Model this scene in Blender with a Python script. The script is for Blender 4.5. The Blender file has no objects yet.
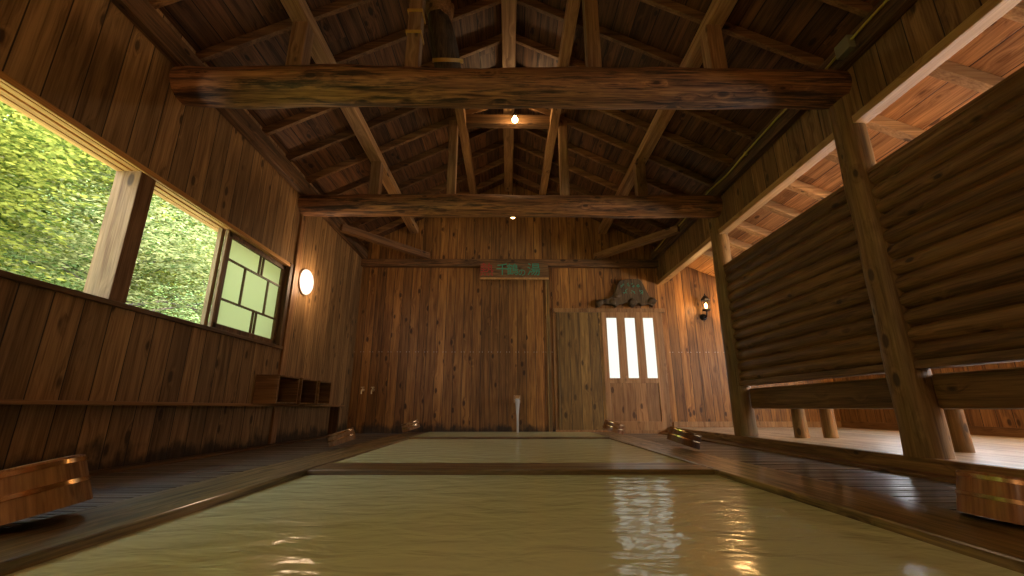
import bpy, bmesh, math, random
from mathutils import Vector, Matrix, noise as mnoise
R = math.radians
rnd = random.Random(7)

# ------------------------------------------------------------------ camera, world, sun, exposure
scene = bpy.context.scene
col = scene.collection
cam_d = bpy.data.cameras.new('camera'); cam = bpy.data.objects.new('camera', cam_d); col.objects.link(cam)
cam.location = (0, 0, 0.34)
cam.rotation_euler = (R(90 + 15.593), 0, R(-0.513))
cam_d.sensor_width = 36; cam_d.lens = 430 / 1024 * 36
cam_d.clip_start = 0.02
scene.camera = cam
scene.view_settings.view_transform = 'Standard'; scene.view_settings.look = 'None'
scene.view_settings.exposure = 0.72; scene.view_settings.gamma = 1.0
scene.view_settings.use_curve_mapping = False
scene.cycles.use_denoising = True
scene.cycles.max_bounces = 10; scene.cycles.diffuse_bounces = 5; scene.cycles.glossy_bounces = 4
scene.cycles.transmission_bounces = 6; scene.cycles.sample_clamp_indirect = 6.0

SKY = 6.2
w = bpy.data.worlds.new('sky'); scene.world = w; w.use_nodes = True
wn = w.node_tree.nodes; wl = w.node_tree.links
bg = wn['Background']; bg.inputs[1].default_value = SKY
tc = wn.new('ShaderNodeTexCoord'); sx = wn.new('ShaderNodeSeparateXYZ'); cr = wn.new('ShaderNodeValToRGB')
wl.new(tc.outputs['Generated'], sx.inputs[0]); wl.new(sx.outputs['Z'], cr.inputs[0]); wl.new(cr.outputs[0], bg.inputs[0])
cr.color_ramp.elements[0].color = (0.85, 0.92, 0.95, 1); cr.color_ramp.elements[1].color = (0.45, 0.68, 0.95, 1)
sd = bpy.data.lights.new('sun', 'SUN'); sd.energy = 9.5; sd.angle = R(1.5); sd.color = (1, 0.96, 0.86)
sun = bpy.data.objects.new('sun', sd); col.objects.link(sun)
sun.rotation_euler = Vector((0.62, -0.50, 1.0)).to_track_quat('Z', 'Y').to_euler()

# lamp powers (watts) and lit-window strengths
P_GLOBE, P_BULB, P_LANTERN, P_REAR_FILL, P_ANNEX = 10, 5, 9, 22, 110
E_PANE, E_SASH, E_ANNEX = .72, 0.08, 9.0

# ------------------------------------------------------------------ helpers
def tag(o, label=None, cat=None, group=None, kind=None):
    if label: o['label'] = label
    if cat: o['category'] = cat
    if group: o['group'] = group
    if kind: o['kind'] = kind
    return o
def empty(name, loc=(0, 0, 0), rot=(0, 0, 0), **k):
    o = bpy.data.objects.new(name, None); col.objects.link(o); o.location = loc; o.rotation_euler = rot
    o.empty_display_size = 0.1
    return tag(o, **k)
class MB:
    def __init__(s, bevel=0): s.bm = bmesh.new(); s.bevel = bevel
    def box(s, a, b, m=None):
        (x0, y0, z0), (x1, y1, z1) = a, b
        vs = [s.bm.verts.new(p) for p in ((x0,y0,z0),(x1,y0,z0),(x1,y1,z0),(x0,y1,z0),(x0,y0,z1),(x1,y0,z1),(x1,y1,z1),(x0,y1,z1))]
        for f in ((0,3,2,1),(4,5,6,7),(0,1,5,4),(1,2,6,5),(2,3,7,6),(3,0,4,7)): s.bm.faces.new([vs[i] for i in f])
        if m is not None:
            for v in vs: v.co = m @ v.co
        return s
    def prism(s, poly, axis, d0, d1):
        """extrude a polygon given in the two axes other than axis"""
        def p(u, v, d): return {'x': (d, u, v), 'y': (u, d, v), 'z': (u, v, d)}[axis]
        A = [s.bm.verts.new(p(u, v, d0)) for u, v in poly]; B = [s.bm.verts.new(p(u, v, d1)) for u, v in poly]
        n = len(poly)
        s.bm.faces.new(A); s.bm.faces.new(B[::-1])
        for i in range(n): s.bm.faces.new((A[i], B[i], B[(i+1) % n], A[(i+1) % n]))
        return s
    def tube(s, pts, rads, n=12, cap=True, wob=0.0, seed=0, flat=1.0):
        """round section swept along points"""
        pts = [Vector(p) for p in pts]; rings = []
        ref = None
        for i, p in enumerate(pts):
            t = (pts[min(i+1, len(pts)-1)] - pts[max(i-1, 0)]).normalized()
            if ref is None: ref = Vector((0, 0, 1)) if abs(t.z) < .9 else Vector((0, 1, 0))
            u = t.cross(ref).normalized(); v = u.cross(t).normalized(); ref = v
            r = rads[i] if hasattr(rads, '__len__') else rads
            ring = []
            for k in range(n):
                a = 2 * math.pi * k / n
                q = r * (1 + wob * mnoise.noise(Vector((math.cos(a) * 1.3 + seed * 7.1, math.sin(a) * 1.3, i * .35 + seed))))
                ring.append(s.bm.verts.new(p + u * math.cos(a) * q + v * math.sin(a) * q * flat))
            rings.append(ring)
        for a, b in zip(rings, rings[1:]):
            for k in range(n): s.bm.faces.new((a[k], a[(k+1) % n], b[(k+1) % n], b[k]))
        if cap: s.bm.faces.new(rings[0][::-1]); s.bm.faces.new(rings[-1])
        return s
    def lathe(s, prof, n=32, m=None, closed=False):
        rings = []
        for r, z in prof:
            if r < 1e-6: rings.append([s.bm.verts.new((0, 0, z))])
            else: rings.append([s.bm.verts.new((r * math.cos(2*math.pi*k/n), r * math.sin(2*math.pi*k/n), z)) for k in range(n)])
        pairs = list(zip(rings, rings[1:])) + ([(rings[-1], rings[0])] if closed else [])
        for a, b in pairs:
            for k in range(n):
                k2 = (k+1) % n
                if len(a) == 1 and len(b) == 1: continue
                if len(a) == 1: s.bm.faces.new((a[0], b[k2], b[k]))
                elif len(b) == 1: s.bm.faces.new((a[k], a[k2], b[0]))
                else: s.bm.faces.new((a[k], a[k2], b[k2], b[k]))
        if m is not None:
            for r_ in rings:
                for v in r_: v.co = m @ v.co
        return s
    def build(s, name, mat, parent=None, loc=(0, 0, 0), rot=(0, 0, 0), smooth=False, **k):
        bmesh.ops.recalc_face_normals(s.bm, faces=s.bm.faces)
        me = bpy.data.meshes.new(name); s.bm.to_mesh(me); s.bm.free()
        me.materials.append(mat)
        o = bpy.data.objects.new(name, me); col.objects.link(o)
        o.location = loc; o.rotation_euler = rot
        if parent: o.parent = parent
        if smooth:
            for p in me.polygons: p.use_smooth = True
            me.set_sharp_from_angle(angle=R(50))
        if s.bevel:
            b = o.modifiers.new('bevel', 'BEVEL'); b.width = s.bevel; b.segments = 2; b.limit_method = 'ANGLE'
        return tag(o, **k)
def dup(root, loc=None, rot=None, label=None):
    r = root.copy(); col.objects.link(r)
    if loc is not None: r.location = loc
    if rot is not None: r.rotation_euler = rot
    if label: r['label'] = label
    for ch in root.children:
        c = ch.copy(); col.objects.link(c); c.parent = r
        for g in ch.children:
            d = g.copy(); col.objects.link(d); d.parent = c
    return r

# ------------------------------------------------------------------ materials
class NT:
    def __init__(s, name):
        s.m = bpy.data.materials.new(name); s.m.use_nodes = True; s.t = s.m.node_tree; s.n = s.t.nodes; s.l = s.t.links
        s.b = s.n['Principled BSDF']; s.out = s.n['Material Output']
    def new(s, t, **k):
        n = s.n.new(t)
        for a, v in k.items(): setattr(n, a, v)
        return n
    def set(s, inp, v):
        if hasattr(v, 'links') or isinstance(v, bpy.types.NodeSocket): s.l.new(v, inp)
        else: inp.default_value = v
    def math(s, op, a, b=0.0, c=0.0, clamp=False):
        n = s.new('ShaderNodeMath', operation=op, use_clamp=clamp)
        s.set(n.inputs[0], a); s.set(n.inputs[1], b); s.set(n.inputs[2], c); return n.outputs[0]
    def comb(s, x, y, z):
        n = s.new('ShaderNodeCombineXYZ')
        for i, v in enumerate((x, y, z)): s.set(n.inputs[i], v)
        return n.outputs[0]
    def noise(s, vec, scale=1.0, detail=3.0, rough=.55, dist=0.0):
        n = s.new('ShaderNodeTexNoise'); s.set(n.inputs['Vector'], vec); n.inputs['Scale'].default_value = scale
        n.inputs['Detail'].default_value = detail; n.inputs['Roughness'].default_value = rough; n.inputs['Distortion'].default_value = dist
        return n.outputs['Fac']
    def mapr(s, v, a, b, c=0.0, d=1.0, smooth=False):
        n = s.new('ShaderNodeMapRange'); n.interpolation_type = 'SMOOTHSTEP' if smooth else 'LINEAR'
        for i, q in enumerate((v, a, b, c, d)): s.set(n.inputs[i], q)
        return n.outputs[0]
    def mix(s, f, a, b, mode='MIX'):
        n = s.new('ShaderNodeMix', data_type='RGBA', blend_type=mode)
        s.set(n.inputs[0], f); s.set(n.inputs[6], a); s.set(n.inputs[7], b); return n.outputs[2]
    def bump(s, h, dist=.01, strength=1.0):
        n = s.new('ShaderNodeBump'); n.inputs['Strength'].default_value = strength; n.inputs['Distance'].default_value = dist
        s.l.new(h, n.inputs['Height']); s.l.new(n.outputs[0], s.b.inputs['Normal'])
def c4(c): return (c[0], c[1], c[2], 1)

def wood(name, lo, hi, along='Z', across='X', plank=0.0, seam=.004, rough=.5, knots=1.0, black=0.0, stain=None, vary=.28, spec=.35, nails=None, wet=0.0, joints=0.0):
    lo = (lo[0]*1.02, lo[1]*1.12, lo[2]*1.02); hi = (hi[0]*1.02, hi[1]*1.12, hi[2]*1.02)
    t = NT(name)
    tcn = t.new('ShaderNodeTexCoord'); sep = t.new('ShaderNodeSeparateXYZ'); t.l.new(tcn.outputs['Object'], sep.inputs[0])
    ax = {'X': 0, 'Y': 1, 'Z': 2}
    third = ({'X', 'Y', 'Z'} - {along, across}).pop()
    a = sep.outputs[ax[along]]; c = sep.outputs[ax[across]]; d = sep.outputs[ax[third]]
    oi = t.new('ShaderNodeObjectInfo').outputs['Random']
    off = t.math('MULTIPLY', oi, 31.0)
    seamf = None
    if plank:
        q = t.math('DIVIDE', c, plank); idx = t.math('FLOOR', q); fr = t.math('FRACT', q)
        wnz = t.new('ShaderNodeTexWhiteNoise', noise_dimensions='1D'); t.l.new(idx, wnz.inputs['W']); rv = wnz.outputs['Value']
        if joints:
            j = t.math('FLOOR', t.math('ADD', t.math('DIVIDE', a, joints), t.math('MULTIPLY', rv, 7.3)))
            w2 = t.new('ShaderNodeTexWhiteNoise', noise_dimensions='2D'); t.l.new(t.comb(idx, j, 0.0), w2.inputs['Vector']); rv = w2.outputs['Value']
        e = t.math('MINIMUM', fr, t.math('SUBTRACT', 1.0, fr))
        seamf = t.mapr(e, seam / plank * .5, seam / plank * 1.2, 0, 1, True)
        off = t.math('ADD', off, t.math('MULTIPLY', rv, 47.0))
    else: rv = oi
    cw = t.math('ADD', t.math('MULTIPLY', c, 1.0), t.math('MULTIPLY', off, 1.7))
    # knots: sparse cells
    kv = t.comb(t.math('MULTIPLY', cw, 9.0), t.math('MULTIPLY', d, 9.0), t.math('ADD', t.math('MULTIPLY', a, 4.2), off))
    vor = t.new('ShaderNodeTexVoronoi'); vor.inputs['Scale'].default_value = 1.0; t.l.new(kv, vor.inputs['Vector']); vor.inputs['Randomness'].default_value = 1.0
    vd = vor.outputs['Distance']
    sepc = t.new('ShaderNodeSeparateColor'); t.l.new(vor.outputs['Color'], sepc.inputs[0])
    pick = t.mapr(sepc.outputs[0], .38, .40, 0, 1)
    ksize = t.mapr(sepc.outputs[1], 0, 1, .08, .24)
    kn = t.math('MULTIPLY', t.mapr(t.math('DIVIDE', vd, ksize), .6, 1.1, 1, 0, True), pick)
    halo = t.math('MULTIPLY', t.mapr(vd, .0, .5, 1, 0, True), pick)
    # grain
    warp = t.math('MULTIPLY', halo, .06)
    g1 = t.noise(t.comb(t.math('MULTIPLY', t.math('ADD', cw, warp), 22.0), t.math('MULTIPLY', d, 22.0), t.math('ADD', t.math('MULTIPLY', a, 1.1), off)), 1.0, 4, .6, .6)
    g2 = t.noise(t.comb(t.math('MULTIPLY', cw, 130.0), t.math('MULTIPLY', d, 130.0), t.math('ADD', t.math('MULTIPLY', a, 3.5), off)), 1.0, 2, .5)
    g = t.math('ADD', t.math('MULTIPLY', g1, .65), t.math('MULTIPLY', g2, .35))
    gr = t.mapr(g, .37, .63, 0, 1)
    colr = t.mix(gr, c4(lo), c4(hi))
    tone = t.mapr(rv, 0, 1, 1 - vary, 1 + vary)
    patch = t.mapr(t.noise(t.comb(t.math('MULTIPLY', cw, 1.6), t.math('MULTIPLY', d, 1.6), t.math('ADD', t.math('MULTIPLY', a, .8), off)), 1.0, 3), .3, .7, .78, 1.2)
    tone = t.math('MULTIPLY', tone, patch)
    if seamf is not None: tone = t.math('MULTIPLY', tone, t.mapr(seamf, 0, 1, .12, 1))
    hsv = t.new('ShaderNodeHueSaturation'); t.set(hsv.inputs['Color'], colr); t.set(hsv.inputs['Value'], tone)
    colr = hsv.outputs[0]
    dk = (lo[0] * .13, lo[1] * .11, lo[2] * .1)
    if knots: colr = t.mix(t.math('MULTIPLY', kn, .85 * knots), colr, c4(dk)); colr = t.mix(t.math('MULTIPLY', halo, .22 * knots), colr, c4(lo))
    if black:
        bn = t.noise(t.comb(t.math('MULTIPLY', cw, 22.0), t.math('MULTIPLY', d, 22.0), t.math('ADD', t.math('MULTIPLY', a, 1.7), off)), 1.0, 6, .72, .3)
        colr = t.mix(t.math('MULTIPLY', t.mapr(bn, .47, .62, 0, 1, True), black), colr, (.008, .006, .004, 1))
    if stain is not None:
        z = sep.outputs[2]
        sn = t.noise(t.comb(t.math('MULTIPLY', sep.outputs[0], 5.0), t.math('MULTIPLY', sep.outputs[1], 5.0), t.math('MULTIPLY', z, 3.0)), 1.0, 4, .65)
        lim = t.math('ADD', stain * .55, t.math('MULTIPLY', t.math('SUBTRACT', sn, .5), stain * 3.2))
        sm = t.mapr(t.math('SUBTRACT', z, lim), -.06, .06, .85, 0, True)
        colr = t.mix(sm, colr, (.012, .009, .007, 1))
    if nails is not None:
        for nz in nails:
            u = t.math('MULTIPLY', t.math('SUBTRACT', t.math('FRACT', t.math('ADD', q, .5)), .5), plank)
            u2 = t.math('SUBTRACT', t.math('ABSOLUTE', u), .022)
            dd = t.math('SQRT', t.math('ADD', t.math('POWER', u2, 2.0), t.math('POWER', t.math('SUBTRACT', a, nz), 2.0)))
            colr = t.mix(t.mapr(dd, .004, .006, 1, 0), colr, (.6, .55, .48, 1))
    t.l.new(colr, t.b.inputs['Base Color'])
    t.set(t.b.inputs['Roughness'], t.mapr(gr, 0, 1, rough + .1, rough - .08))
    t.b.inputs['Specular IOR Level'].default_value = spec
    h = t.math('MULTIPLY', g, .25)
    if seamf is not None: h = t.math('ADD', h, seamf)
    h = t.math('SUBTRACT', h, t.math('MULTIPLY', kn, .15))
    t.bump(h, .005, .7)
    if wet: t.b.inputs['Coat Weight'].default_value = wet; t.b.inputs['Coat Roughness'].default_value = .18
    return t.m
def plain(name, c, rough=.5, metal=0.0, spec=.5, noisy=0.0, scale=30):
    t = NT(name)
    t.b.inputs['Roughness'].default_value = rough; t.b.inputs['Metallic'].default_value = metal; t.b.inputs['Specular IOR Level'].default_value = spec
    tcn = t.new('ShaderNodeTexCoord')
    n = t.noise(tcn.outputs['Object'], scale, 4)
    t.l.new(t.mix(n, c4([v * (1 - noisy) for v in c]), c4([v * (1 + noisy) for v in c])), t.b.inputs['Base Color'])
    return t.m
def glow(name, c, strength):
    t = NT(name); e = t.new('ShaderNodeEmission'); e.inputs[0].default_value = c4(c); e.inputs[1].default_value = strength
    t.l.new(e.outputs[0], t.out.inputs[0]); return t.m

LO, HI = (.115, .047, .016), (.34, .165, .062)
M = {}
M['wall_left'] = wood('cedar_wall_boards', (.145, .070, .028), (.42, .225, .098), 'Z', 'Y', .168, stain=.16, nails=None)
M['wall_back'] = wood('back_wall_boards', (.105, .037, .009), (.37, .160, .043), 'Z', 'X', .14, stain=.14, nails=(1.17,))
M['partition'] = wood('partition_boards', (.11, .048, .017), (.30, .15, .06), 'Z', 'Y', .19)
M['annex_wall'] = wood('annex_wall_boards', LO, HI, 'Z', 'Y', .15)
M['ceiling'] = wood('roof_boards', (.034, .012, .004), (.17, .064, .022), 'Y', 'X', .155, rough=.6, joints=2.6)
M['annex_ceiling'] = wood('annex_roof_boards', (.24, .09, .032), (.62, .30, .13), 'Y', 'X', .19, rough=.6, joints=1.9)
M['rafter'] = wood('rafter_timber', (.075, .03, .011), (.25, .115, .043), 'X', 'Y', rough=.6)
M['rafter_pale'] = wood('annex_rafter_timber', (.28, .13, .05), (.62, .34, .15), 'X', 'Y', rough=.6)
M['purlin'] = wood('purlin_timber', (.16, .068, .025), (.42, .21, .085), 'Y', 'X', rough=.6)
M['post'] = wood('post_timber', (.15, .062, .024), (.38, .19, .085), 'Z', 'X', rough=.55, black=.25)
M['log'] = wood('weathered_log', (.060, .019, .007), (.42, .174, .062), 'X', 'Y', rough=.6, black=.85, vary=.1, knots=.9)
M['log_post'] = wood('round_post', (.12, .058, .018), (.31, .165, .062), 'Z', 'X', rough=.5, black=.2, vary=.05)
M['log_rail'] = wood('round_rail', (.075, .034, .011), (.26, .125, .042), 'Y', 'Z', rough=.5, black=.12, vary=.14, knots=1.0)
M['plate'] = wood('dark_plate_timber', (.05, .022, .009), (.17, .08, .034), 'Y', 'Z', rough=.65, black=.6)
M['plate_x'] = wood('dark_beam_timber', (.07, .03, .011), (.22, .10, .04), 'X', 'Z', rough=.6, black=.7)
M['trim_y'] = wood('pale_trim_y', (.36, .17, .06), (.62, .34, .14), 'Y', 'Z', rough=.5, knots=.3)
M['head'] = wood('orange_head_trim', (.42, .17, .045), (.80, .38, .11), 'Y', 'Z', rough=.5, knots=.2)
M['trim_z'] = wood('pale_trim_z', (.24, .12, .05), (.46, .26, .12), 'Z', 'Y', rough=.5, knots=.4)
M['frame_dark'] = wood('dark_frame', (.07, .03, .012), (.18, .085, .035), 'Z', 'Y', rough=.5, knots=.2)
M['frame_dark_y'] = wood('dark_frame_y', (.09, .04, .016), (.22, .11, .045), 'Y', 'Z', rough=.5, knots=.2)
M['rim_y'] = wood('wet_rim_y', (.075, .045, .017), (.32, .20, .08), 'Y', 'X', rough=.38, black=.55, spec=.5, wet=.5)
M['rim_x'] = wood('wet_rim_x', (.085, .045, .016), (.34, .20, .075), 'X', 'Y', rough=.38, black=.5, spec=.5, wet=.5)
M['deck'] = wood('wet_deck', (.07, .05, .038), (.24, .17, .13), 'X', 'Y', rough=.36, black=.3, spec=.5, knots=.2, wet=.45)
M['step'] = wood('step_boards', (.24, .17, .12), (.50, .38, .28), 'Y', 'X', .3, rough=.36, spec=.5, knots=.4, wet=.3)
M['step_front'] = wood('step_front', (.10, .045, .018), (.30, .15, .06), 'Y', 'Z', rough=.5, black=.4)
M['door'] = wood('door_boards', (.17, .07, .026), (.40, .20, .085), 'Z', 'X', .18, seam=.002, rough=.45)
M['door_frame'] = wood('door_frame_timber', (.17, .075, .03), (.36, .19, .085), 'Z', 'X', rough=.45, knots=.5)
M['door_old'] = wood('old_door_boards', (.12, .06, .018), (.32, .18, .06), 'Z', 'X', .155, rough=.5, black=.35)
M['box'] = wood('box_boards', (.12, .055, .02), (.30, .15, .06), 'X', 'Z', rough=.5, knots=.2)
M['shelf'] = wood('shelf_board', (.14, .058, .02), (.34, .16, .06), 'Y', 'X', rough=.45)
M['bucket'] = wood('bucket_staves', (.17, .068, .024), (.42, .205, .085), 'Z', 'X', rough=.5, black=.25, spec=.4, knots=.1, wet=.15)
M['bucket_dark'] = wood('bucket_staves_dark', (.13, .045, .013), (.32, .13, .04), 'Z', 'X', rough=.5, black=.15, spec=.4, knots=.1, wet=.15)
M['hoop'] = plain('copper_hoop', (.75, .50, .26), .22, 1.0, noisy=.15)
M['brass'] = plain('worn_brass', (.62, .5, .3), .3, 1.0)
M['iron'] = plain('black_iron', (.012, .011, .010), .45, .6)
M['metal'] = plain('spout_metal', (.75, .68, .55), .25, 1.0)
M['cable'] = plain('yellow_cable', (.42, .33, .05), .5)
M['band'] = plain('yellow_band', (.45, .24, .03), .5, noisy=.2)
M['grey'] = plain('grey_box', (.2, .18, .1), .5)
M['bark'] = plain('tree_bark', (.10, .075, .05), .9, noisy=.5)
M['teal'] = plain('teal_paint', (.03, .27, .17), .6, noisy=.3)
M['red'] = plain('red_paint', (.30, .022, .014), .6, noisy=.3)
M['sign'] = wood('sign_board', (.07, .03, .012), (.22, .11, .045), 'X', 'Z', rough=.55, black=.5)
M['driftwood'] = wood('driftwood', (.04, .022, .010), (.15, .09, .045), 'Z', 'X', rough=.7, black=.7)
M['pane'] = glow('frosted_pane_daylight', (.90, .93, .82), E_PANE)
M['annex_pane'] = glow('annex_pane_daylight', (.90, .94, 1.0), E_ANNEX)
M['globe'] = glow('lit_globe', (1.0, .80, .66), 1.3)
M['bulb'] = glow('lit_bulb', (1.0, .72, .32), 14)
M['rail_lamp'] = glow('lit_lantern_bulb', (1.0, .62, .2), 12)
# sash glass: frosted, lets daylight through, plus a faint daylight glow put into the pane
t = NT('frosted_green_glass')
tr = t.new('ShaderNodeBsdfTranslucent'); tr.inputs[0].default_value = (.62, .60, .42, 1)
em = t.new('ShaderNodeEmission'); em.inputs[0].default_value = (.66, .70, .40, 1); em.inputs[1].default_value = E_SASH
ad = t.new('ShaderNodeAddShader'); t.l.new(tr.outputs[0], ad.inputs[0]); t.l.new(em.outputs[0], ad.inputs[1]); t.l.new(ad.outputs[0], t.out.inputs[0])
M['sash_glass'] = t.m
# milky water
t = NT('milky_spring_water')
tcn = t.new('ShaderNodeTexCoord'); sp = t.new('ShaderNodeSeparateXYZ'); t.l.new(tcn.outputs['Object'], sp.inputs[0])
t.b.inputs['Roughness'].default_value = .16; t.b.inputs['IOR'].default_value = 1.33
n1 = t.noise(tcn.outputs['Object'], 1.3, 3)
t.l.new(t.mix(n1, (.72, .76, .41, 1), (.80, .84, .51, 1)), t.b.inputs['Base Color'])
wv = t.noise(t.comb(t.math('MULTIPLY', sp.outputs[0], 5.0), t.math('MULTIPLY', sp.outputs[1], 9.0), 0.0), 1.0, 3, .5, .4)
t.bump(wv, .022, .50)
M['water'] = t.m
t = NT('falling_water')
t.b.inputs['Base Color'].default_value = (.9, .9, .85, 1); t.b.inputs['Roughness'].default_value = .12
t.b.inputs['Transmission Weight'].default_value = .55; t.b.inputs['IOR'].default_value = 1.33
M['stream'] = t.m
t = NT('lantern_glass')
t.b.inputs['Base Color'].default_value = (1, .93, .8, 1); t.b.inputs['Roughness'].default_value = .05
t.b.inputs['Transmission Weight'].default_value = 1.0; t.b.inputs['IOR'].default_value = 1.1
M['clear'] = t.m
# leaves
def leafmat(name, a, b):
    t = NT(name)
    geo = t.new('ShaderNodeNewGeometry'); ri = geo.outputs['Random Per Island']
    c = t.mix(ri, c4(a), c4(b))
    df = t.new('ShaderNodeBsdfDiffuse'); tl = t.new('ShaderNodeBsdfTranslucent'); mx = t.new('ShaderNodeMixShader'); mx.inputs[0].default_value = .45
    t.l.new(c, df.inputs[0]); t.l.new(c, tl.inputs[0]); t.l.new(df.outputs[0], mx.inputs[1]); t.l.new(tl.outputs[0], mx.inputs[2]); t.l.new(mx.outputs[0], t.out.inputs[0])
    return t.m
M['leaf'] = leafmat('sunlit_leaves', (.05, .085, .012), (.44, .42, .075))
M['leaf2'] = leafmat('pale_leaves', (.055, .10, .02), (.48, .46, .19))
M['hill'] = plain('undergrowth', (.22, .32, .07), .9, noisy=.9, scale=1.8)

# ------------------------------------------------------------------ the setting
XL, XR, XO, YB, YF = -2.36, 2.42, 4.95, 6.64, -2.0
STEP = .065
def roof_z(x): return 4.11 - .50 * abs(x)

# left wall with the window band
WZ0, WZ1, WY0, WY1 = .954, 1.80, .62, 4.44
m = MB()
m.box((XL-.10, YF, -.3), (XL, YB, WZ0-.03)); m.box((XL-.10, YF, WZ1+.04), (XL, YB, 2.94))
m.box((XL-.10, YF, WZ0-.03), (XL, WY0, WZ1+.04)); m.box((XL-.10, WY1, WZ0-.03), (XL, YB, WZ1+.04))
m.build('wall_left', M['wall_left'], kind='structure')
# back wall with gable, opening for the glazed door
m = MB()
m.prism([(XL-.1, -.3), (1.46, -.3), (1.46, 1.80), (2.36, 1.80), (2.36, -.3), (XO+.1, -.3), (XO+.1, 2.0), (2.45, 2.91), (0, 4.14), (XL-.1, 2.91)], 'y', YB, YB+.06)
m.build('wall_back', M['wall_back'], kind='structure')
m = MB()
m.prism([(XL-.1, -.3), (XO+.1, -.3), (XO+.1, 2.0), (2.45, 2.91), (0, 4.14), (XL-.1, 2.91)], 'y', YF-.06, YF)
m.build('wall_front', M['wall_back'], kind='structure')
# board wall between the hall and the side aisle, above the header
MB().box((XR, YF, 2.30), (XR+.035, YB, 2.90)).build('wall_right', M['partition'], kind='structure')
# outer wall of the side aisle with its window band
m = MB()
m.box((XO, YF, -.3), (XO+.1, YB, .98)); m.box((XO, YF, 1.55), (XO+.1, YB, 2.1)); m.box((XO, YF, .98), (XO+.1, .2, 1.55)); m.box((XO, 6.0, .98), (XO+.1, YB, 1.55))
m.build('wall_aisle', M['annex_wall'], kind='structure')
wr = empty('window_4', (XO+.05, 3.1, 1.27), kind='structure')
k = 0
fr = MB()
for i in range(8):
    y = -2.9 + i * .725
    fr.box((-.04, y-.025, -.28), (.04, y+.025, .28))
fr.box((-.04, -2.9, -.30), (.04, 2.9, -.26)); fr.box((-.04, -2.9, .25), (.04, 2.9, .285))
fr.build('window_frame', M['trim_z'], wr)
MB().box((.02, -2.88, -.26), (.03, 2.88, .26)).build('pane', M['annex_pane'], wr)

# main ceiling (two slopes) and aisle ceiling
th = .03
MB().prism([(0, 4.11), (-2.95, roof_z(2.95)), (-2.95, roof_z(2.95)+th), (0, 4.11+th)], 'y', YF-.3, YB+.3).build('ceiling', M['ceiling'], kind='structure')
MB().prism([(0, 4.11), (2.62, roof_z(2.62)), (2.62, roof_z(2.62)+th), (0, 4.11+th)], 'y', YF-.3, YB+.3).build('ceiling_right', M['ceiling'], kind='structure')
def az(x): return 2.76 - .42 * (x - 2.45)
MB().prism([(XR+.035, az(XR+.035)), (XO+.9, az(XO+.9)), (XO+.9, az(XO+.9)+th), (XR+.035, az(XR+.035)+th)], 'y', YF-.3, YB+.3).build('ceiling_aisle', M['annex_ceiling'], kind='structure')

# floor: pit under everything, slatted decks, raised aisle floor
MB().box((XL-.1, YF-.06, -.75), (XO+.1, YB+.06, -.70)).build('floor', M['deck'], kind='structure')
MB().box((2.39, YF, -.3), (XO, YB, STEP)).build('floor_aisle', M['step'], kind='structure')
MB(.006).box((2.35, YF, -.06), (2.39, YB, STEP+.004)).build('trim_1', M['step_front'], kind='structure')
MB(.005).box((2.21, YF, -.06), (2.35, YB, -.004)).build('trim_2', M['step_front'], kind='structure')
MB(.004).box((-2.36, YF, -.06), (-2.27, YB, -.002)).build('trim_3', M['frame_dark_y'], kind='structure')
MB(.003).box((XO-.02, YF, STEP), (XO, YB, STEP+.09)).build('baseboard_right', M['frame_dark_y'], kind='structure')
MB(.003).box((2.44, YB-.02, STEP), (XO-.02, YB, STEP+.08)).build('baseboard_back', M['door_frame'], kind='structure')
MB(.003).box((XL-.0, 4.50, .0), (XL+.025, 4.60, 2.66)).build('trim_4', M['post'], kind='structure')
MB(.003).box((.60, YB-.018, .0), (.655, YB, 2.52)).build('trim_5', M['door_old'], kind='structure')

# window_1: frame of the wide openings
wf = empty('window_1', (XL, 2.5, WZ0), kind='structure')
def wbox(a, b): return (a[0]-XL, a[1]-2.5, a[2]-WZ0), (b[0]-XL, b[1]-2.5, b[2]-WZ0)
MB(.003).box(*wbox((XL-.17, WY0, WZ0-.03), (XL+.025, WY1+.05, WZ0))).build('window_sill', M['frame_dark_y'], wf)
m = MB(.002)
m.box(*wbox((XL-.17, WY0, 1.830), (XL+.004, WY1+.03, 1.85))).box(*wbox((XL-.004, WY0, 1.806), (XL+.012, WY1+.03, 1.838)))
for k, (xa, xb) in enumerate(((-.17, -.125), (-.115, -.075), (-.058, -.022))): m.box(*wbox((XL+xa, WY0, 1.812), (XL+xb, WY1, 1.83)))
m.build('window_head', M['head'], wf)
MB(.004).box(*wbox((XL-.17, 2.49, WZ0), (XL-.005, 2.61, 1.815))).build('mullion', M['post'], wf)
m = MB(.003); m.box(*wbox((XL-.10, 3.40, WZ0), (XL-.065, 3.445, 1.812))).box(*wbox((XL-.055, 3.43, WZ0), (XL-.03, 3.47, 1.812))); m.build('jamb', M['trim_z'], wf)
MB(.003).box(*wbox((XL-.17, WY0-.04, WZ0), (XL, WY0, 1.80))).build('jamb', M['trim_z'], wf)
MB(.003).box(*wbox((XL-.17, 4.42, WZ0), (XL+.015, 4.48, 1.85))).build('jamb', M['frame_dark'], wf)
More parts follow.
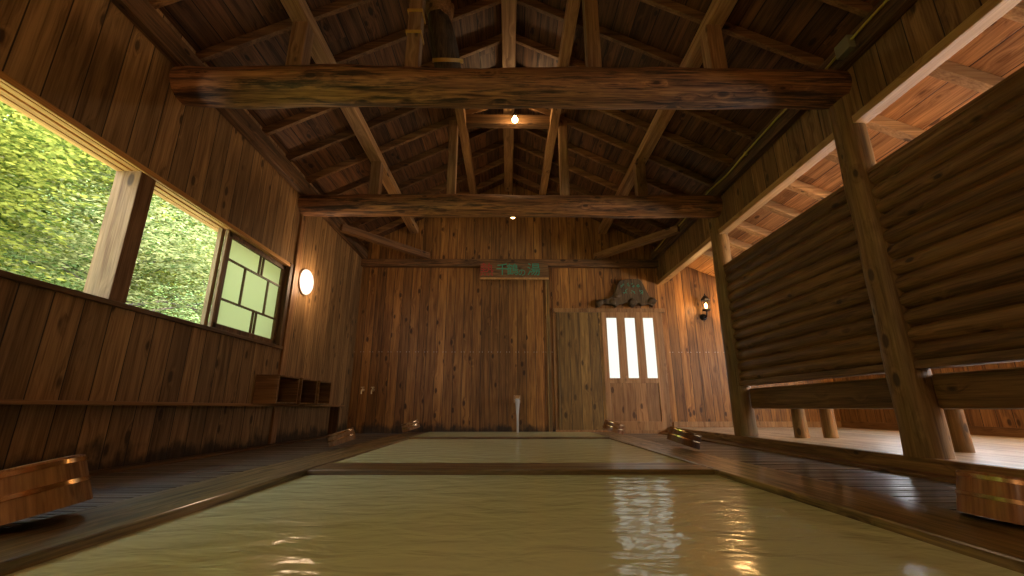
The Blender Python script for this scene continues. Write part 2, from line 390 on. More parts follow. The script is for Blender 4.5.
# window_2: frosted sash with lattice
ws = empty('window_2', (XL-.045, 3.93, 1.37), kind='structure')
Y0, Y1, Z0, Z1 = -.48, .48, -.405, .435
m = MB(.002); s_ = .045
m.box((-.016, Y0, Z0), (.016, Y0+s_, Z1)).box((-.016, Y1-s_, Z0), (.016, Y1, Z1)).box((-.016, Y0, Z0), (.016, Y1, Z0+s_)).box((-.016, Y0, Z1-s_), (.016, Y1, Z1))
m.build('sash_frame', M['frame_dark'], ws)
m = MB()
zz1, zz2 = Z0+.255, Z1-.235
for z in (zz1, zz2): m.box((-.006, Y0+s_, z-.008), (.012, Y1-s_, z+.008))
def vb(y, za, zb): m.box((-.006, y-.007, za), (.012, y+.007, zb))
vb(-.17, zz1, zz2); vb(.22, zz1, zz2)
for y in (.035, .085): vb(y, zz2, Z1-s_); vb(y+.02, Z0+s_, zz1)
m.build('lattice', M['frame_dark'], ws)
MB().box((-.012, Y0+s_, Z0+s_), (-.009, Y1-s_, Z1-s_)).build('pane', M['sash_glass'], ws)

# header over the aisle opening
hb = MB(.006).box((2.40, YF, 2.25), (2.50, YB, 2.31)).build('header_beam', M['trim_y'])
tag(hb, 'pale squared header beam along the aisle opening, resting on round posts', 'beam')

# doors: boarded leaf (door_1) and glazed sliding leaf (door_2)
db = empty('door_1', (1.10, YB-.02, 0), kind='structure')
MB(.003).box((-.345, -.015, .03), (.36, .015, 1.80)).build('door_leaf', M['door_old'], db)
m = MB(.002).box((-.345, -.022, .03), (-.32, -.015, 1.80)).box((.335, -.022, .03), (.36, -.015, 1.80))
m.build('door_stile', M['door_old'], db)
dg = empty('door_2', (1.90, YB-.03, 0), kind='structure')
m = MB(.003)
X0, X1 = -.44, .44
m.box((X0, -.018, .03), (X0+.075, .018, 1.79)).box((X1-.075, -.018, .03), (X1, .018, 1.79))
m.box((X0+.075, -.018, 1.70), (X1-.075, .018, 1.79)).box((X0+.075, -.018, .70), (X1-.075, .018, .775)).box((X0+.075, -.018, .03), (X1-.075, .018, .15))
xs = [X0+.075, -.185, -.075, .075+.0, .0, 0]
PW = .158; gap = (X1 - X0 - .15 - 3*PW) / 2
for i in (0, 1):
    a = X0+.075 + (i+1)*PW + i*gap
    m.box((a, -.018, .775), (a+gap, .018, 1.70))
m.build('door_frame', M['door_frame'], dg)
for i in range(3):
    a = X0+.075 + i*(PW+gap)
    MB().box((a, -.002, .775), (a+PW, .004, 1.70)).build('pane', M['pane'], dg)
MB().box((X0+.075, -.008, .15), (X1-.075, .008, .70)).build('door_panel', M['door'], dg)
MB(.003).box((.70, YB-.055, 1.788), (2.46, YB, 1.85)).build('trim_6', M['door_frame'], kind='structure')
MB(.003).box((2.341, YB-.045, .0), (2.41, YB, 1.81)).build('trim_7', M['door_frame'], kind='structure')
MB(.003).box((.70, YB-.02, .0), (.752, YB, 1.81)).build('trim_8', M['door_frame'], kind='structure')
MB(.003).box((.70, YB-.06, -.02), (2.40, YB, .03)).build('trim_9', M['door_frame'], kind='structure')

# ------------------------------------------------------------------ roof frame
def log_x(name, y, z, r, x0, x1, seed, **k):
    n = 40
    pts = [((x0 + (x1-x0)*i/n), .02*mnoise.noise(Vector((i*.15, seed, 0))), .015*mnoise.noise(Vector((i*.15, 9, seed)))) for i in range(n+1)]
    rr = [r * (1 - .03*math.cos(i*.3+seed)) * (.93 if i in (0, n) else 1) for i in range(n+1)]
    return MB().tube(pts, rr, 28, True, .07, seed).build(name, M['log'], loc=(0, y, z), smooth=True, **k)
log_x('log_tie_beam', 2.63, 2.588, .137, -2.40, 2.44, 1, label='thick weathered round log beam nearest the camera, spanning wall to wall', cat='beam')
log_x('log_tie_beam', 4.52, 2.582, .128, -2.40, 2.44, 5, label='weathered round log beam farther back, thinner in view than the near one', cat='beam')

# plates on the walls
MB(.006).box((XL, YF, 2.66), (XL+.07, YB, 2.83)).build('wall_plate_beam', M['plate'], label='dark squared beam along the top of the left wall', cat='beam')
MB(.006).box((XR-.07, YF, 2.66), (XR, YB, 2.83)).build('wall_plate_beam', M['plate'], label='dark squared beam along the top of the right partition, carrying the yellow cable', cat='beam')
MB(.008).box((XL, YB-.10, 2.53), (XR, YB, 2.65)).build('back_wall_beam', M['plate_x'], label='dark weathered horizontal beam across the back wall above the painted sign', cat='beam')

# purlins
for (x, zb, wd, h, lab) in ((0, 3.90, .14, .11, 'ridge beam running front to back under the peak of the roof'),
        (-.565, 3.62, .10, .12, 'pale squared roof beam just left of the ridge'), (.55, 3.62, .10, .12, 'squared roof beam just right of the ridge'),
        (-1.56, 3.125, .13, .105, 'squared roof beam low on the left roof slope'), (1.56, 3.125, .13, .105, 'squared roof beam low on the right roof slope')):
    MB(.006).box((-wd/2, YF, 0), (wd/2, YB, h)).build('purlin', M['purlin'], loc=(x, 0, zb), label=lab, cat='beam', group='purlins under the roof')

# rafters
def rafter_mesh(sgn):
    L = 2.40
    return MB(.003).prism([(0, -.18), (0, -.092), (sgn*L, -.092-.50*L), (sgn*L, -.18-.50*L)], 'y', -.019, .019)
ords = ['nearest', 'second', 'third', 'fourth', 'fifth', 'sixth', 'seventh', 'eighth', 'ninth', 'tenth', 'eleventh', 'twelfth', 'thirteenth']
ys = [4.96 + .455*k for k in range(-8, 4)]
for sgn, side in ((-1, 'left'), (1, 'right')):
    base = None
    for i, y in enumerate(ys):
        lab = '%s rafter of the %s roof slope, counted from the camera towards the back wall' % (ords[i], side)
        if base is None:
            base = rafter_mesh(sgn).build('rafter', M['rafter'], loc=(0, y, 4.2), label=lab, cat='rafter', group='rafters of the %s roof slope' % side)
        else: dup(base, (0, y, 4.2), None, lab)
# aisle rafters
base = None
for i in range(10):
    y = 1.35 + .50*i + (.05 if i % 2 else 0)
    lab = '%s pale rafter over the side aisle, counted from the camera towards the back wall' % ords[i]
    if base is None:
        L = XO + .3 - 2.46
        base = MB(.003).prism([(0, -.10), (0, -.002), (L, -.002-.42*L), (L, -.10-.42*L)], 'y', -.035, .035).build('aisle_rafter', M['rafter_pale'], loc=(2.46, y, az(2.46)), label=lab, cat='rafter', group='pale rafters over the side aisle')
    else: dup(base, (2.46, y, az(2.46)), None, lab)

# struts
for (x, y, zt, lab) in ((-1.56, 2.63, 3.125, 'short post on the near log beam, leftmost of its posts'), (1.54, 2.63, 3.125, 'short post on the near log beam, rightmost of its posts'),
        (.63, 2.63, 3.70, 'post on the near log beam, just right of the ridge'), (-.71, 2.63, 3.70, 'post on the near log beam, behind the lashed dark log'),
        (-1.55, 4.52, 3.125, 'short post on the farther log beam, leftmost of its posts'), (1.55, 4.52, 3.125, 'short post on the farther log beam, rightmost of its posts'),
        (-.665, 4.52, 3.70, 'taller post on the farther log beam, left of the light bulb'), (.655, 4.52, 3.70, 'taller post on the farther log beam, right of the light bulb')):
    wd = .058 if zt < 3.3 else .05
    MB(.006).box((-wd, -wd, 2.66), (wd, wd, zt)).build('roof_strut', M['post'], loc=(x, y, 0), label=lab, cat='post', group='short posts between log beams and roof beams')
MB(.006).box((-.62, -.05, 0), (.62, .05, .13)).build('collar_beam', M['rafter'], loc=(0, 4.52, 3.65), label='horizontal collar beam under the ridge with the glowing bulb below it', cat='beam')
# corner braces
def brace(a, b, wd, h, lab):
    a, b = Vector(a), Vector(b); d = b - a; L = d.length
    MB(.005).box((0, -wd/2, 0), (L, wd/2, h)).build('corner_brace', M['rafter_pale' if False else 'rafter'], loc=a, rot=(0, 0, math.atan2(d.y, d.x)), label=lab, cat='beam', group='diagonal braces in the back corners')
brace((-2.29, 5.45, 2.66), (-1.30, 6.60, 2.66), .10, .10, 'diagonal corner brace from the left wall to the back wall beam')
brace((2.35, 5.45, 2.66), (1.42, 6.60, 2.66), .10, .10, 'diagonal corner brace from the right partition to the back wall beam')

# ------------------------------------------------------------------ posts and log screens
def round_post(x, y, r0, r1, z0, z1, seed, **k):
    n = 16
    pts = [(.008*mnoise.noise(Vector((i*.4, seed, 3))), .01*mnoise.noise(Vector((i*.4, 5, seed))), z0 + (z1-z0)*i/n) for i in range(n+1)]
    rr = [r0 + (r1-r0)*i/n for i in range(n+1)]
    return MB().tube(pts, rr, 24, True, .06, seed).build(k.pop('name', 'log_post'), M['log_post'], loc=(x, y, 0), smooth=True, **k)
round_post(2.44, 2.64, .112, .092, STEP, 2.50, 2, label='thick round log post nearest the camera, holding the near log beam', cat='post')
round_post(2.44, 4.62, .108, .090, STEP, 2.50, 4, label='round log post farther back, beside the wall lantern', cat='post')

def screen(y0, y1, lab, seed):
    t = empty('log_screen', (2.45, (y0+y1)/2, .56), label=lab, cat='screen', group='log screens between the round posts')
    L = (y1-y0)/2; n = 12; d = (1.865-.60)/n
    for i in range(n+0):
        z = .045 + d*(i+.5)
        k = 10
        pts = [(.0, -L+.0 + 2*L*j/k, z - .002) for j in range(k+1)]
        rr = [d*.60*(1+.03*mnoise.noise(Vector((j*.5, i*3.3, seed)))) for j in range(k+1)]
        rr[0] *= .82; rr[-1] *= .82
        MB().tube(pts, rr, 14, True, .05, i+seed*17).build('log', M['log_rail'], t, smooth=True)
    MB(.005).box((-.055, -L, 1.305-.02), (.055, L, 1.335-.02)).build('top_rail', M['log_rail'], t)
    MB(.005).box((-.06, -L, .0), (.06, L, .048)).build('bottom_rail', M['step_front'], t)
    return t
screen(2.74, 4.53, 'screen of stacked horizontal logs between the two round posts', 1)
screen(.55, 2.54, 'screen of stacked horizontal logs right of the nearest round post', 2)

def bench(y0, y1, lab, legs):
    t = empty('aisle_bench', (2.60, (y0+y1)/2, STEP), label=lab, cat='bench', group='low benches under the log screens')
    L = (y1-y0)/2
    m = MB(.02); m.box((-.13, -L, .268), (-.02, L, .468)); m.build('front_log_board', M['log_rail'], t)
    MB(.006).box((-.02, -L+.04, .42), (.50, L-.04, .46)).build('seat', M['step'], t)
    for i, (x, y) in enumerate(legs):
        n = 8
        pts = [(0, 0, .42*j/n) for j in range(n+1)]
        MB().tube(pts, [.062-.006*j/n for j in range(n+1)], 16, True, .05, i+3).build('leg', M['log_post'], t, loc=(x-2.60, y-(y0+y1)/2, 0), smooth=True)
bench(2.75, 4.52, 'low log bench under the screen between the two round posts', [(2.82, 4.33), (3.08, 4.30), (2.95, 2.95)])
bench(.60, 2.55, 'low log bench under the screen right of the nearest post', [(2.85, .9), (3.05, .85)])

# ------------------------------------------------------------------ pool
PX0, PX1 = -1.16, 1.20
def curb(name, a, b, mat, lab, lip=.0):
    MB(.006).box(a, b).build(name, mat, label=lab, cat='pool curb', group='wet timber curbs round the pools')
curb('pool_curb', (PX0-.32, YF, -.70), (PX0, YB, 0), M['rim_y'], 'long wet timber curb along the left side of the pools')
curb('pool_curb', (PX1, YF, -.70), (PX1+.34, YB, 0), M['rim_y'], 'long wet timber curb along the right side of the pools')
curb('pool_divider', (PX0, 2.68, -.70), (PX1, 3.0, -.003), M['rim_x'], 'wide timber divider between the near pool and the middle pool')
curb('pool_divider', (PX0, 5.34, -.70), (PX1, 5.47, .008), M['rim_x'], 'narrow timber divider between the middle pool and the farthest pool')
for (y0, y1, z, lab) in ((YF, 2.68, -.032, 'milky green water of the large near pool'), (3.0, 5.34, -.012, 'milky green water of the middle pool'), (5.47, YB, .004, 'pale milky water of the farthest pool under the spout')):
    m = MB(); m.box((PX0, max(y0, YF+.002), z-.5), (PX1, min(y1, YB-.002), z)); m.build('bath_water', M['water'], label=lab, cat='water', kind='stuff')

# slatted decks: one mesh of slats each
def deck(x0, x1, lab):
    m = MB(); y = YF
    while y < YB - .03:
        m.box((x0, y, -.05), (x1, y+.03, -.020 + rnd.uniform(-.0015, .0015))); y += .041
    m.box((x0+.05, YF, -.09), (x0+.09, YB, -.05)); m.box((x1-.09, YF, -.09), (x1-.05, YB, -.05))
    m.build('slatted_deck', M['deck'], label=lab, cat='deck')
deck(-2.27, PX0-.32, 'dark wet slatted deck between the left wall and the pools')
deck(PX1+.34, 2.21, 'dark wet slatted deck between the pools and the raised aisle')

# ------------------------------------------------------------------ buckets
def bucket(loc, rot, mat, lab, s=1.0):
    t = empty('wash_bucket', loc, rot, label=lab, cat='bucket', group='upturned wooden wash buckets along the pools')
    t.scale = (s, s, s)
    N = 22
    m = MB(); prof = [(.150, 0), (.141, .128), (.134, .130), (.131, .112), (0, .112), (0, .098), (.125, .098), (.139, 0)]
    m.lathe(prof, N*2, closed=False)
    # stave joints: pinch every other ring vertex slightly
    o = m.build('staves', mat, t, smooth=True)
    bm = bmesh.new(); bm.from_mesh(o.data)
    ed = [f for f in bm.edges if len(f.link_faces) == 1]
    if ed: bmesh.ops.bridge_loops(bm, edges=ed)
    bmesh.ops.recalc_face_normals(bm, faces=bm.faces); bm.to_mesh(o.data); bm.free()
    for p in o.data.polygons: p.use_smooth = True
    o.data.set_sharp_from_angle(angle=R(40))
    for z, r in ((.060, .1475), (.116, .1435)):
        MB().lathe([(r-.003, z-.007), (r+.0015, z-.006), (r+.0015, z+.006), (r-.004, z+.007)], 40, closed=True).build('hoop', M['hoop'], t, smooth=True)
    return t
bucket((-1.485, 1.45, .013), (R(4), R(-15), 0), M['bucket'], 'pale upturned wooden bucket at the left edge, nearest the camera', 1.13)
bucket((1.60, 1.46, -.004), (0, R(9), 0), M['bucket_dark'], 'dark reddish upturned wooden bucket at the right edge, nearest the camera')
bucket((-1.50, 4.15, .035), (R(4), R(-17), 0), M['bucket'], 'small-looking upturned bucket tilted on the left curb beside the middle pool', .8)
bucket((1.54, 4.0, .035), (R(4), R(17), 0), M['bucket_dark'], 'dark upturned bucket tilted on the right curb beside the middle pool', .92)
bucket((-1.30, 6.10, .06), (R(4), R(-17), 0), M['bucket'], 'upturned bucket on the left curb beside the farthest pool, near the back wall', .8)
bucket((1.36, 5.85, .05), (R(4), R(17), 0), M['bucket_dark'], 'upturned bucket on the right curb in front of the glazed door', .92)

# ------------------------------------------------------------------ shelf and cubby boxes on the left wall
sh = empty('wall_shelf', (XL, 3.0, .355), label='long narrow wooden shelf along the left wall under the windows', cat='shelf')
MB(.003).box((0, -4.9, 0), (.125, 3.13, .022)).build('shelf_board', M['shelf'], sh)
MB(.002).box((0, 2.95, -.37), (.115, 2.99, 0)).build('end_bracket', M['frame_dark'], sh)
for (y0, y1, lab) in ((4.13, 4.54, 'open wooden cubby box on the shelf, nearest of the three'), (4.60, 4.97, 'open wooden cubby box in the middle of the three on the shelf'), (5.03, 5.37, 'open wooden cubby box on the shelf, farthest of the three')):
    t = empty('cubby_box', (XL, (y0+y1)/2, .378), label=lab, cat='box', group='three cubby boxes on the wall shelf')
    L = (y1-y0)/2; D = .215; H = .265; q = .016
    MB(.002).box((0, -L, 0), (D, -L+q, H)).build('side_panel', M['box'], t); MB(.002).box((0, L-q, 0), (D, L, H)).build('side_panel', M['box'], t)
    MB(.002).box((0, -L+q, H-q), (D, L-q, H)).build('top_panel', M['box'], t)
    MB(.002).box((0, -L+q, 0), (D, L-q, q)).build('bottom_panel', M['box'], t)
    MB(.001).box((.004, -L+q, q), (.014, L-q, H-q)).build('back_panel', M['box'], t)

# ------------------------------------------------------------------ lamps
def point(name, loc, power, c, r, parent=None):
    l = bpy.data.lights.new(name, 'POINT'); l.energy = power; l.color = c; l.shadow_soft_size = r
    o = bpy.data.objects.new(name, l); col.objects.link(o); o.location = loc
    if parent: o.parent = parent
    return o
def globe_lamp(loc, rotz, lab, power):
    t = empty('globe_wall_lamp', loc, (0, 0, rotz), label=lab, cat='lamp')
    mt = Matrix.Rotation(R(90), 4, 'Y')
    MB().lathe([(0, 0), (.155, 0), (.155, .012), (.14, .016), (0, .016)], 32, mt).build('lamp_base', M['trim_z'], t, smooth=True)
    prof = [(.145, .016)] + [(.145*math.cos(a), .022+.05*math.sin(a)) for a in [R(10*i) for i in range(0, 10)]][:-1] + [(0, .072)]
    MB().lathe(prof, 32, mt).build('lamp_globe', M['globe'], t, smooth=True)
    point('light', (.17, 0, 0), power, (1.0, .66, .40), .15, t)
globe_lamp((XL, 4.80, 1.745), 0, 'round glowing white lamp on the left wall beside the frosted sash', P_GLOBE)
globe_lamp((XL, -1.5, 1.5), 0, 'round fill lamp added out of view on the left wall behind the camera', P_REAR_FILL)  # added lamp, never in view, fills the hall with warm light

def hanging_bulb(loc, cord, lab, power, r=.032):
    t = empty('hanging_bulb', loc, label=lab, cat='lamp', group='bare bulbs under the roof beams')
    MB().lathe([(0, -r)] + [(r*math.cos(a), r*math.sin(a)) for a in [R(-80+12*i) for i in range(13)]] + [(r*.5, r*1.3), (0, r*1.3)], 24).build('bulb', M['bulb'], t, smooth=True)
    MB().lathe([(0, r*1.25), (.016, r*1.25), (.018, r*1.3+.035), (.006, r*1.3+.05), (0, r*1.3+.05)], 16).build('socket', M['iron'], t, smooth=True)
    MB().tube([(0, 0, r*1.3+.045), (0, 0, r*1.3+.045+cord)], .003, 8).build('cord', M['iron'], t)
    point('light', (0, -.06, -.05), power, (1.0, .66, .36), .05, t)
hanging_bulb((.075, 4.42, 3.665), .03, 'glowing bulb hanging below the collar beam under the ridge', P_BULB, .036)
hanging_bulb((.06, 5.35, 2.84), .95, 'glowing bulb farther back, half hidden by the farther log beam', P_BULB*.5)
hanging_bulb((.0, -1.1, 2.3), 1.6, 'fill bulb added out of view, hanging behind the camera', P_REAR_FILL)  # added bulb out of view, warm fill on logs and roof

# wall lantern
LX, LY = 3.08, YB
t = empty('wall_lantern', (LX, LY, 1.72), label='black iron lantern glowing on the back wall at the right of the glazed door', cat='lamp')
MB().lathe([(0, 0), (.055, 0), (.055, .012), (.03, .03), (0, .03)], 24, Matrix.Rotation(R(90), 4, 'X')).build('wall_plate', M['iron'], t, smooth=True)
MB().tube([(0, -.02, 0), (0, -.07, -.02), (.0, -.12, -.01), (.0, -.14, .04), (0, -.14, .075)], .011, 10).build('arm', M['iron'], t, smooth=True)
m = MB(); n = 6; ly = -.14
m.lathe([(0, .07), (.045, .07), (.068, .082), (.068, .092), (0, .092)], 6, Matrix.Translation((0, ly, 0)))
m.lathe([(0, .255), (.068, .235), (.072, .25), (.045, .285), (.02, .315), (.008, .325), (.010, .345), (0, .355)], 6, Matrix.Translation((0, ly, 0)))
for i in range(6):
    a = 2*math.pi*i/6
    m.tube([(.046*math.cos(a), ly+.046*math.sin(a), .09), (.062*math.cos(a), ly+.062*math.sin(a), .24)], .004, 6)
m.build('cage', M['iron'], t)
MB().lathe([(.043, .092), (.057, .238)], 6, Matrix.Translation((0, ly, 0))).build('glass', M['clear'], t)
MB().lathe([(0, .11), (.012, .115), (.018, .15), (.016, .18), (0, .205)], 16, Matrix.Translation((0, ly, 0))).build('bulb', M['rail_lamp'], t, smooth=True)
point('light', (-.0, ly-.10, .16), P_LANTERN, (1.0, .55, .2), .03, t)
# aisle lamp hidden behind the screens
t = empty('aisle_lamp', (XO-.0, 2.6, 1.62), label='glowing round lamp on the outer wall of the side aisle', cat='lamp')
mt = Matrix.Rotation(R(-90), 4, 'Y')
MB().lathe([(0, 0), (.09, 0), (.09, .02), (0, .02)], 24, mt).build('lamp_base', M['trim_z'], t)
MB().lathe([(.078, .02), (.07, .05), (.04, .075), (0, .08)], 24, mt).build('lamp_globe', M['globe'], t, smooth=True)
point('light', (-.2, 0, 0), P_ANNEX, (1.0, .60, .30), .06, t)

# ------------------------------------------------------------------ carved log lashed to the roof strut
t = empty('carved_log', (-.44, 2.90, 2.68), label='thick dark carved log with rounded petals, lashed upright behind the near log beam', cat='carving')
MB().tube([(.02, 0, -.03), (.01, 0, 0), (-.01, 0, .1), (-.05, 0, .3), (-.09, 0, .5), (-.135, 0, .72), (-.17, 0, .9)], [.03, .068, .085, .105, .112, .105, .08], 20, True, .12, 4).build('log_body', M['driftwood'], t, smooth=True)
MB().tube([(-.19, 0, -.03), (-.195, 0, .0), (-.21, 0, .12), (-.225, 0, .25)], [.03, .06, .068, .05], 18, True, .12, 8).build('side_log', M['driftwood'], t, smooth=True)
for i in range(7):
    a = 2*math.pi*i/7
    m = MB(); mt = Matrix.Translation((-.15+.095*math.cos(a), .095*math.sin(a), .90)) @ Matrix.Rotation(a, 4, 'Z') @ Matrix.Rotation(R(14), 4, 'Y')
    m.lathe([(0, -.085)] + [(.058*math.sin(R(18*j)), -.085*math.cos(R(18*j))) for j in range(1, 10)] + [(0, .085)], 14, mt @ Matrix.Scale(.35, 4, (1, 0, 0)))
    m.build('petal', M['purlin'], t, smooth=True)
MB().lathe([(.118, -.014), (.126, -.014), (.126, .014), (.118, .014)], 28, Matrix.Translation((-.06, 0, .40)) @ Matrix.Rotation(R(40), 4, 'X') @ Matrix.Scale(1.25, 4, (0, 1, 0)), closed=True).build('band', M['band'], t, smooth=True)
for z in (.36, .56):
    q = MB(); q.box((-.328, -.328, z-.012), (-.212, -.322, z+.012)); q.box((-.328, -.322, z-.012), (-.322, -.21, z+.012)); q.box((-.218, -.322, z-.012), (-.212, -.21, z+.012)); q.build('strap', M['band'], t)

# ------------------------------------------------------------------ back wall objects
def text_mesh(body, size, mat, name, parent, loc, extrude=.003, sx=1.0):
    cu = bpy.data.curves.new(name, 'FONT'); cu.body = body; cu.size = size; cu.extrude = extrude; cu.align_x = 'CENTER'; cu.align_y = 'CENTER'; cu.offset = 0
    o = bpy.data.objects.new('txt', cu); col.objects.link(o)
    bpy.context.view_layer.update()
    me = bpy.data.meshes.new_from_object(o.evaluated_get(bpy.context.evaluated_depsgraph_get()))
    bpy.data.objects.remove(o)
    me.materials.clear(); me.materials.append(mat)
    q = bpy.data.objects.new(name, me); col.objects.link(q); q.parent = parent; q.location = loc; q.rotation_euler = (R(90), 0, 0); q.scale = (sx, 1, 1)
    return q
t = empty('painted_sign', (.095, YB-.13, 2.435), label='dark wooden sign with red and green brush characters under the back wall beam', cat='sign')
MB(.003).box((-.535, 0, -.11), (.535, .02, .13)).build('sign_board', M['sign'], t)
MB(.003).box((-.545, -.012, -.135), (.545, .03, -.108)).build('sign_ledge', M['trim_y'], t)
for ch, x, sz in (('千', -.19, .21), ('鶴', -.03, .20), ('の', .12, .13), ('湯', .31, .22)):
    text_mesh(ch, sz, M['teal'], 'green_lettering', t, (x, -.004, .015 if ch != 'の' else -.03))
text_mesh('熱', .23, M['red'], 'red_lettering', t, (-.44, -.004, .01))

t = empty('driftwood_plaque', (1.85, YB-.10, 1.87), label='dark rough driftwood plaque with faint teal writing, standing above the glazed door', cat='plaque')
pts = [(-.45, .0), (-.47, .06), (-.40, .11), (-.28, .13), (-.18, .20), (-.13, .33), (-.09, .42), (.02, .45), (.22, .455), (.27, .42), (.33, .28), (.38, .16), (.43, .15), (.46, .05), (.42, -.005), (.36, .04), (.30, .035), (.24, .015), (.20, .06), (.16, .05), (.13, .0), (.07, .0), (.02, .07), (-.05, .05), (-.12, .03), (-.16, -.01), (-.21, .035), (-.30, .045), (-.38, .05), (-.41, .0)]
m = MB(.012); m.prism(pts, 'y', 0, .08)
m.build('slab', M['driftwood'], t)
for (x, z, r) in ((-.42, .06, .05), (-.2, .07, .05), (.10, .07, .06), (.41, .09, .055), (-.13, .17, .04)):
    m = MB(); bmesh.ops.create_icosphere(m.bm, subdivisions=2, radius=r)
    for v in m.bm.verts: v.co *= 1 + .35*mnoise.noise(v.co*30 + Vector((x*9, z*7, 0))); v.co.y *= .7; v.co.x *= 1.25
    m.build('burl', M['driftwood'], t, loc=(x, .0, z), smooth=True)
m = MB()
for row, (z0, h, n, xa, xb) in enumerate(((.345, .05, 4, -.05, .20), (.225, .075, 3, -.02, .24))):
    for i in range(n):
        cx = xa + (xb-xa)*i/(n-1)
        m = MB()
        for k in range(4):
            x0, z_ = cx + rnd.uniform(-.025, .02), z0 + rnd.uniform(-h/2, h/2)
            m.tube([(x0, -.004, z_), (x0+rnd.uniform(.0, .02), -.006, z_+rnd.uniform(-.02, .02)), (x0+rnd.uniform(.01, .04), -.004, z_+rnd.uniform(-.03, .03))], .0042, 6)
        m.build('faded_brush_mark', M['teal'], t)

# taps on the back wall by the left corner
for (x, lab) in ((-2.17, 'small brass tap on the back wall, left one of the pair by the left corner'), (-2.02, 'small brass tap on the back wall, right one of the pair by the left corner')):
    t = empty('brass_tap', (x, YB, .60), label=lab, cat='tap', group='pair of taps on the back wall')
    MB().tube([(0, 0, 0), (0, -.05, 0), (0, -.075, -.005), (0, -.085, -.03), (0, -.085, -.06)], [.012, .012, .012, .011, .010], 12).build('tap_body', M['brass'], t, smooth=True)
    m = MB(); m.tube([(0, -.045, .0), (0, -.045, .035)], .007, 10); m.tube([(-.025, -.045, .038), (.025, -.045, .038)], .007, 10); m.build('tap_handle', M['brass'], t, smooth=True)
    MB().lathe([(0, 0), (.022, 0), (.02, .008), (0, .008)], 20, Matrix.Rotation(R(90), 4, 'X')).build('tap_flange', M['brass'], t)

# spout with falling water
t = empty('water_spout', (.135, YB, .47), label='metal capped wooden water spout sticking out of the back wall', cat='spout')
m = MB(.004); m.box((-.05, -.22, -.06), (.05, 0, .045)); m.build('spout_block', M['door_frame'], t)
m = MB(.004); m.prism([(-.038, .05), (.038, .05), (.038, -.045), (.028, -.045), (.028, .0), (-.028, .0), (-.028, -.045), (-.038, -.045)], 'y', -.27, -.10); m.build('spout_lip', M['metal'], t)
m = MB(); m.tube([(0, -.26, -.01), (0, -.29, -.06), (.0, -.305, -.15), (.0, -.315, -.28), (0, -.32, -.463)], [.032, .030, .022, .015, .017], 14, True, .2, 3, .5)
m.build('water_stream', M['stream'], loc=(.135, YB, .47), smooth=True, label='thin stream of water falling from the spout into the farthest pool', cat='water')

# yellow cable and junction box along the right plate
t = empty('yellow_cable', (XR-.088, 3.0, 2.765), label='yellow cable with a small junction box running along the right plate beam', cat='cable')
pts = [(0.0 + .006*math.sin(i*1.7), -4.0 + i*.19, -.01 + .012*math.sin(i*.9)) for i in range(40)]
MB().tube(pts, .009, 8).build('cable', M['cable'], t, smooth=True)
for y in (-.60,): MB(.004).box((-.03, y-.06, -.07), (.02, y+.06, .03)).build('junction_box', M['grey'], t)
for y in (-1.4, -.3, .7, 1.6, 2.5): MB(.002).box((-.012, y-.012, -.03), (.012, y+.012, .005)).build('cable_clip', M['cable'], t)

# ------------------------------------------------------------------ outside: slope and trees
m = MB(); N = 24
vs = {}
for i in range(N+1):
    for j in range(N+1):
        x = -3.4 - 12*i/N; y = -4 + 22*j/N
        z = -1.2 + .95*max(0, -x-4.5)**1.08 + .5*mnoise.noise(Vector((x*.6, y*.6, 0)))
        vs[i, j] = m.bm.verts.new((x, y, z))
for i in range(N):
    for j in range(N): m.bm.faces.new((vs[i, j], vs[i+1, j], vs[i+1, j+1], vs[i, j+1]))
m.build('hillside', M['hill'], smooth=True, kind='structure', label='green slope rising outside the left windows', cat='hill')
def leafcloud(n_sprays, rx, ry, rz, seed, size=.055):
    r = random.Random(seed); V = []; F = []
    for s in range(n_sprays):
        while True:
            p = Vector((r.uniform(-1, 1), r.uniform(-1, 1), r.uniform(-1, 1)))
            if .35 < p.length < 1: break
        if mnoise.noise(p*2.6 + Vector((seed, 0, 0))) < -.08 : continue
        c = Vector((p.x*rx, p.y*ry, p.z*rz)); yaw = r.uniform(0, 6.28); dirv = Vector((math.cos(yaw), math.sin(yaw), r.uniform(-.25, .1)))
        side = Vector((-dirv.y, dirv.x, 0))
        L = r.uniform(.25, .5)
        for k in range(11):
            u = k/11*L; sg = 1 if k % 2 else -1
            a = c + dirv*u; ld = (dirv*.6 + side*sg + Vector((0, 0, r.uniform(-.45, .25)))).normalized()
            s1 = size*r.uniform(.8, 1.5); w1 = ld.cross(Vector((r.uniform(-.3, .3), r.uniform(-.3, .3), 1))).normalized()*s1*.34
            b = len(V); V += [a, a+ld*s1*.5+w1, a+ld*s1*1.15, a+ld*s1*.5-w1]; F.append((b, b+1, b+2, b+3))
    me = bpy.data.meshes.new('foliage'); me.from_pydata(V, [], F); return me
cloudA = leafcloud(3600, 1.5, 1.6, 1.3, 3, .042); cloudB = leafcloud(3600, 1.6, 1.5, 1.25, 11, .038)
cloudA.materials.append(M['leaf']); cloudB.materials.append(M['leaf2'])
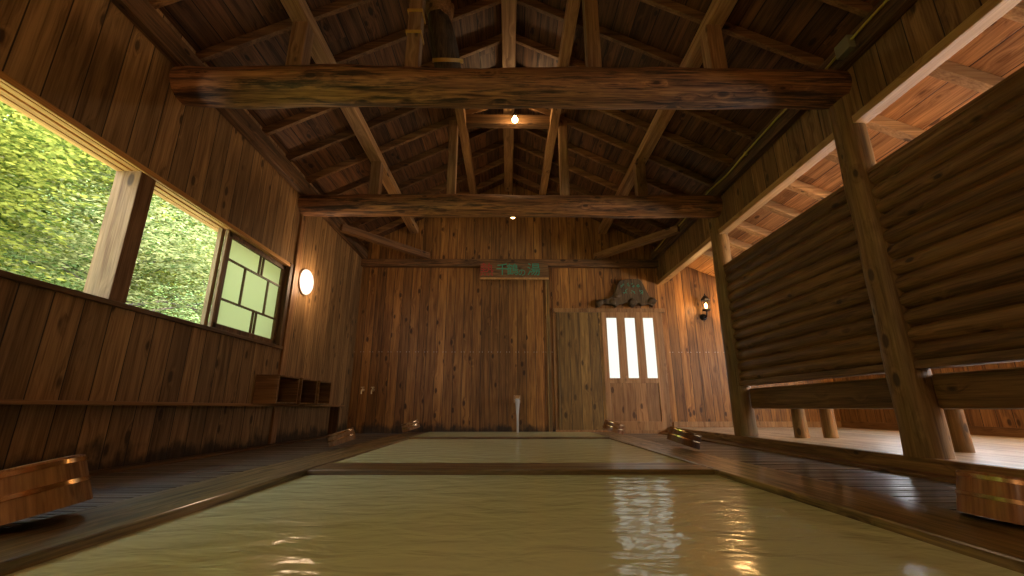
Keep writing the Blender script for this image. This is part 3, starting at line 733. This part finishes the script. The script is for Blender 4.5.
def tree(x, y, z, gz, me, sc, rz, lab):
    t = empty('leafy_tree', (x, y, gz), label=lab, cat='tree', group='trees outside the left windows')
    f = bpy.data.objects.new('foliage', me); col.objects.link(f); f.parent = t; f.location = (0, 0, z-gz); f.rotation_euler = (0, 0, rz); f.scale = (sc,)*3; f['kind'] = 'stuff'
    h = z-gz
    MB().tube([(0, 0, 0), (.05, .03, h*.4), (-.03, -.04, h*.8), (.02, 0, h+.5*sc)], [.075, .06, .045, .015], 10).build('trunk', M['bark'], t, smooth=True)
    m = MB(); r = random.Random(int(x*100+y*10))
    for k in range(9):
        a = r.uniform(0, 6.28); q = Vector((math.cos(a), math.sin(a), 0)); h0 = h*r.uniform(.45, 1.0); L = sc*r.uniform(.9, 1.5)
        m.tube([(0, 0, h0), q*L*.5 + Vector((0, 0, h0+.25)), q*L + Vector((0, 0, h0+.35+r.uniform(-.2, .4)))], [.028, .016, .006], 7)
    m.build('branches', M['bark'], t, smooth=True)
T = [(-4.7, 2.3, 1.9, -1.0, cloudA, 1.0, .3, 'leafy tree just outside the widest window opening'),
     (-4.9, 4.9, 1.6, -1.0, cloudB, 1.05, 1.9, 'pale leafy tree outside the middle window opening'),
     (-6.0, 3.6, 3.3, .3, cloudA, 1.25, 2.7, 'taller leafy tree behind the nearest two'),
     (-6.3, 6.6, 3.0, .6, cloudB, 1.3, .9, 'leafy tree seen through the middle opening, farther up the slope'),
     (-6.2, 1.4, 3.4, .5, cloudB, 1.3, 4.0, 'leafy tree at the left edge of the window view'),
     (-7.8, 5.0, 5.2, 2.2, cloudA, 1.6, 5.2, 'high leafy tree on the slope above the others'),
     (-7.9, 2.4, 5.6, 2.3, cloudB, 1.6, 3.1, 'highest pale leafy tree on the slope at the left'),
     (-7.6, 8.4, 4.6, 2.0, cloudA, 1.6, 1.1, 'distant leafy tree beyond the frosted sash'),
     (-5.0, 7.4, 1.8, -.6, cloudA, 1.1, 4.4, 'leafy tree outside near the frosted sash')]
for a in T: tree(*a)
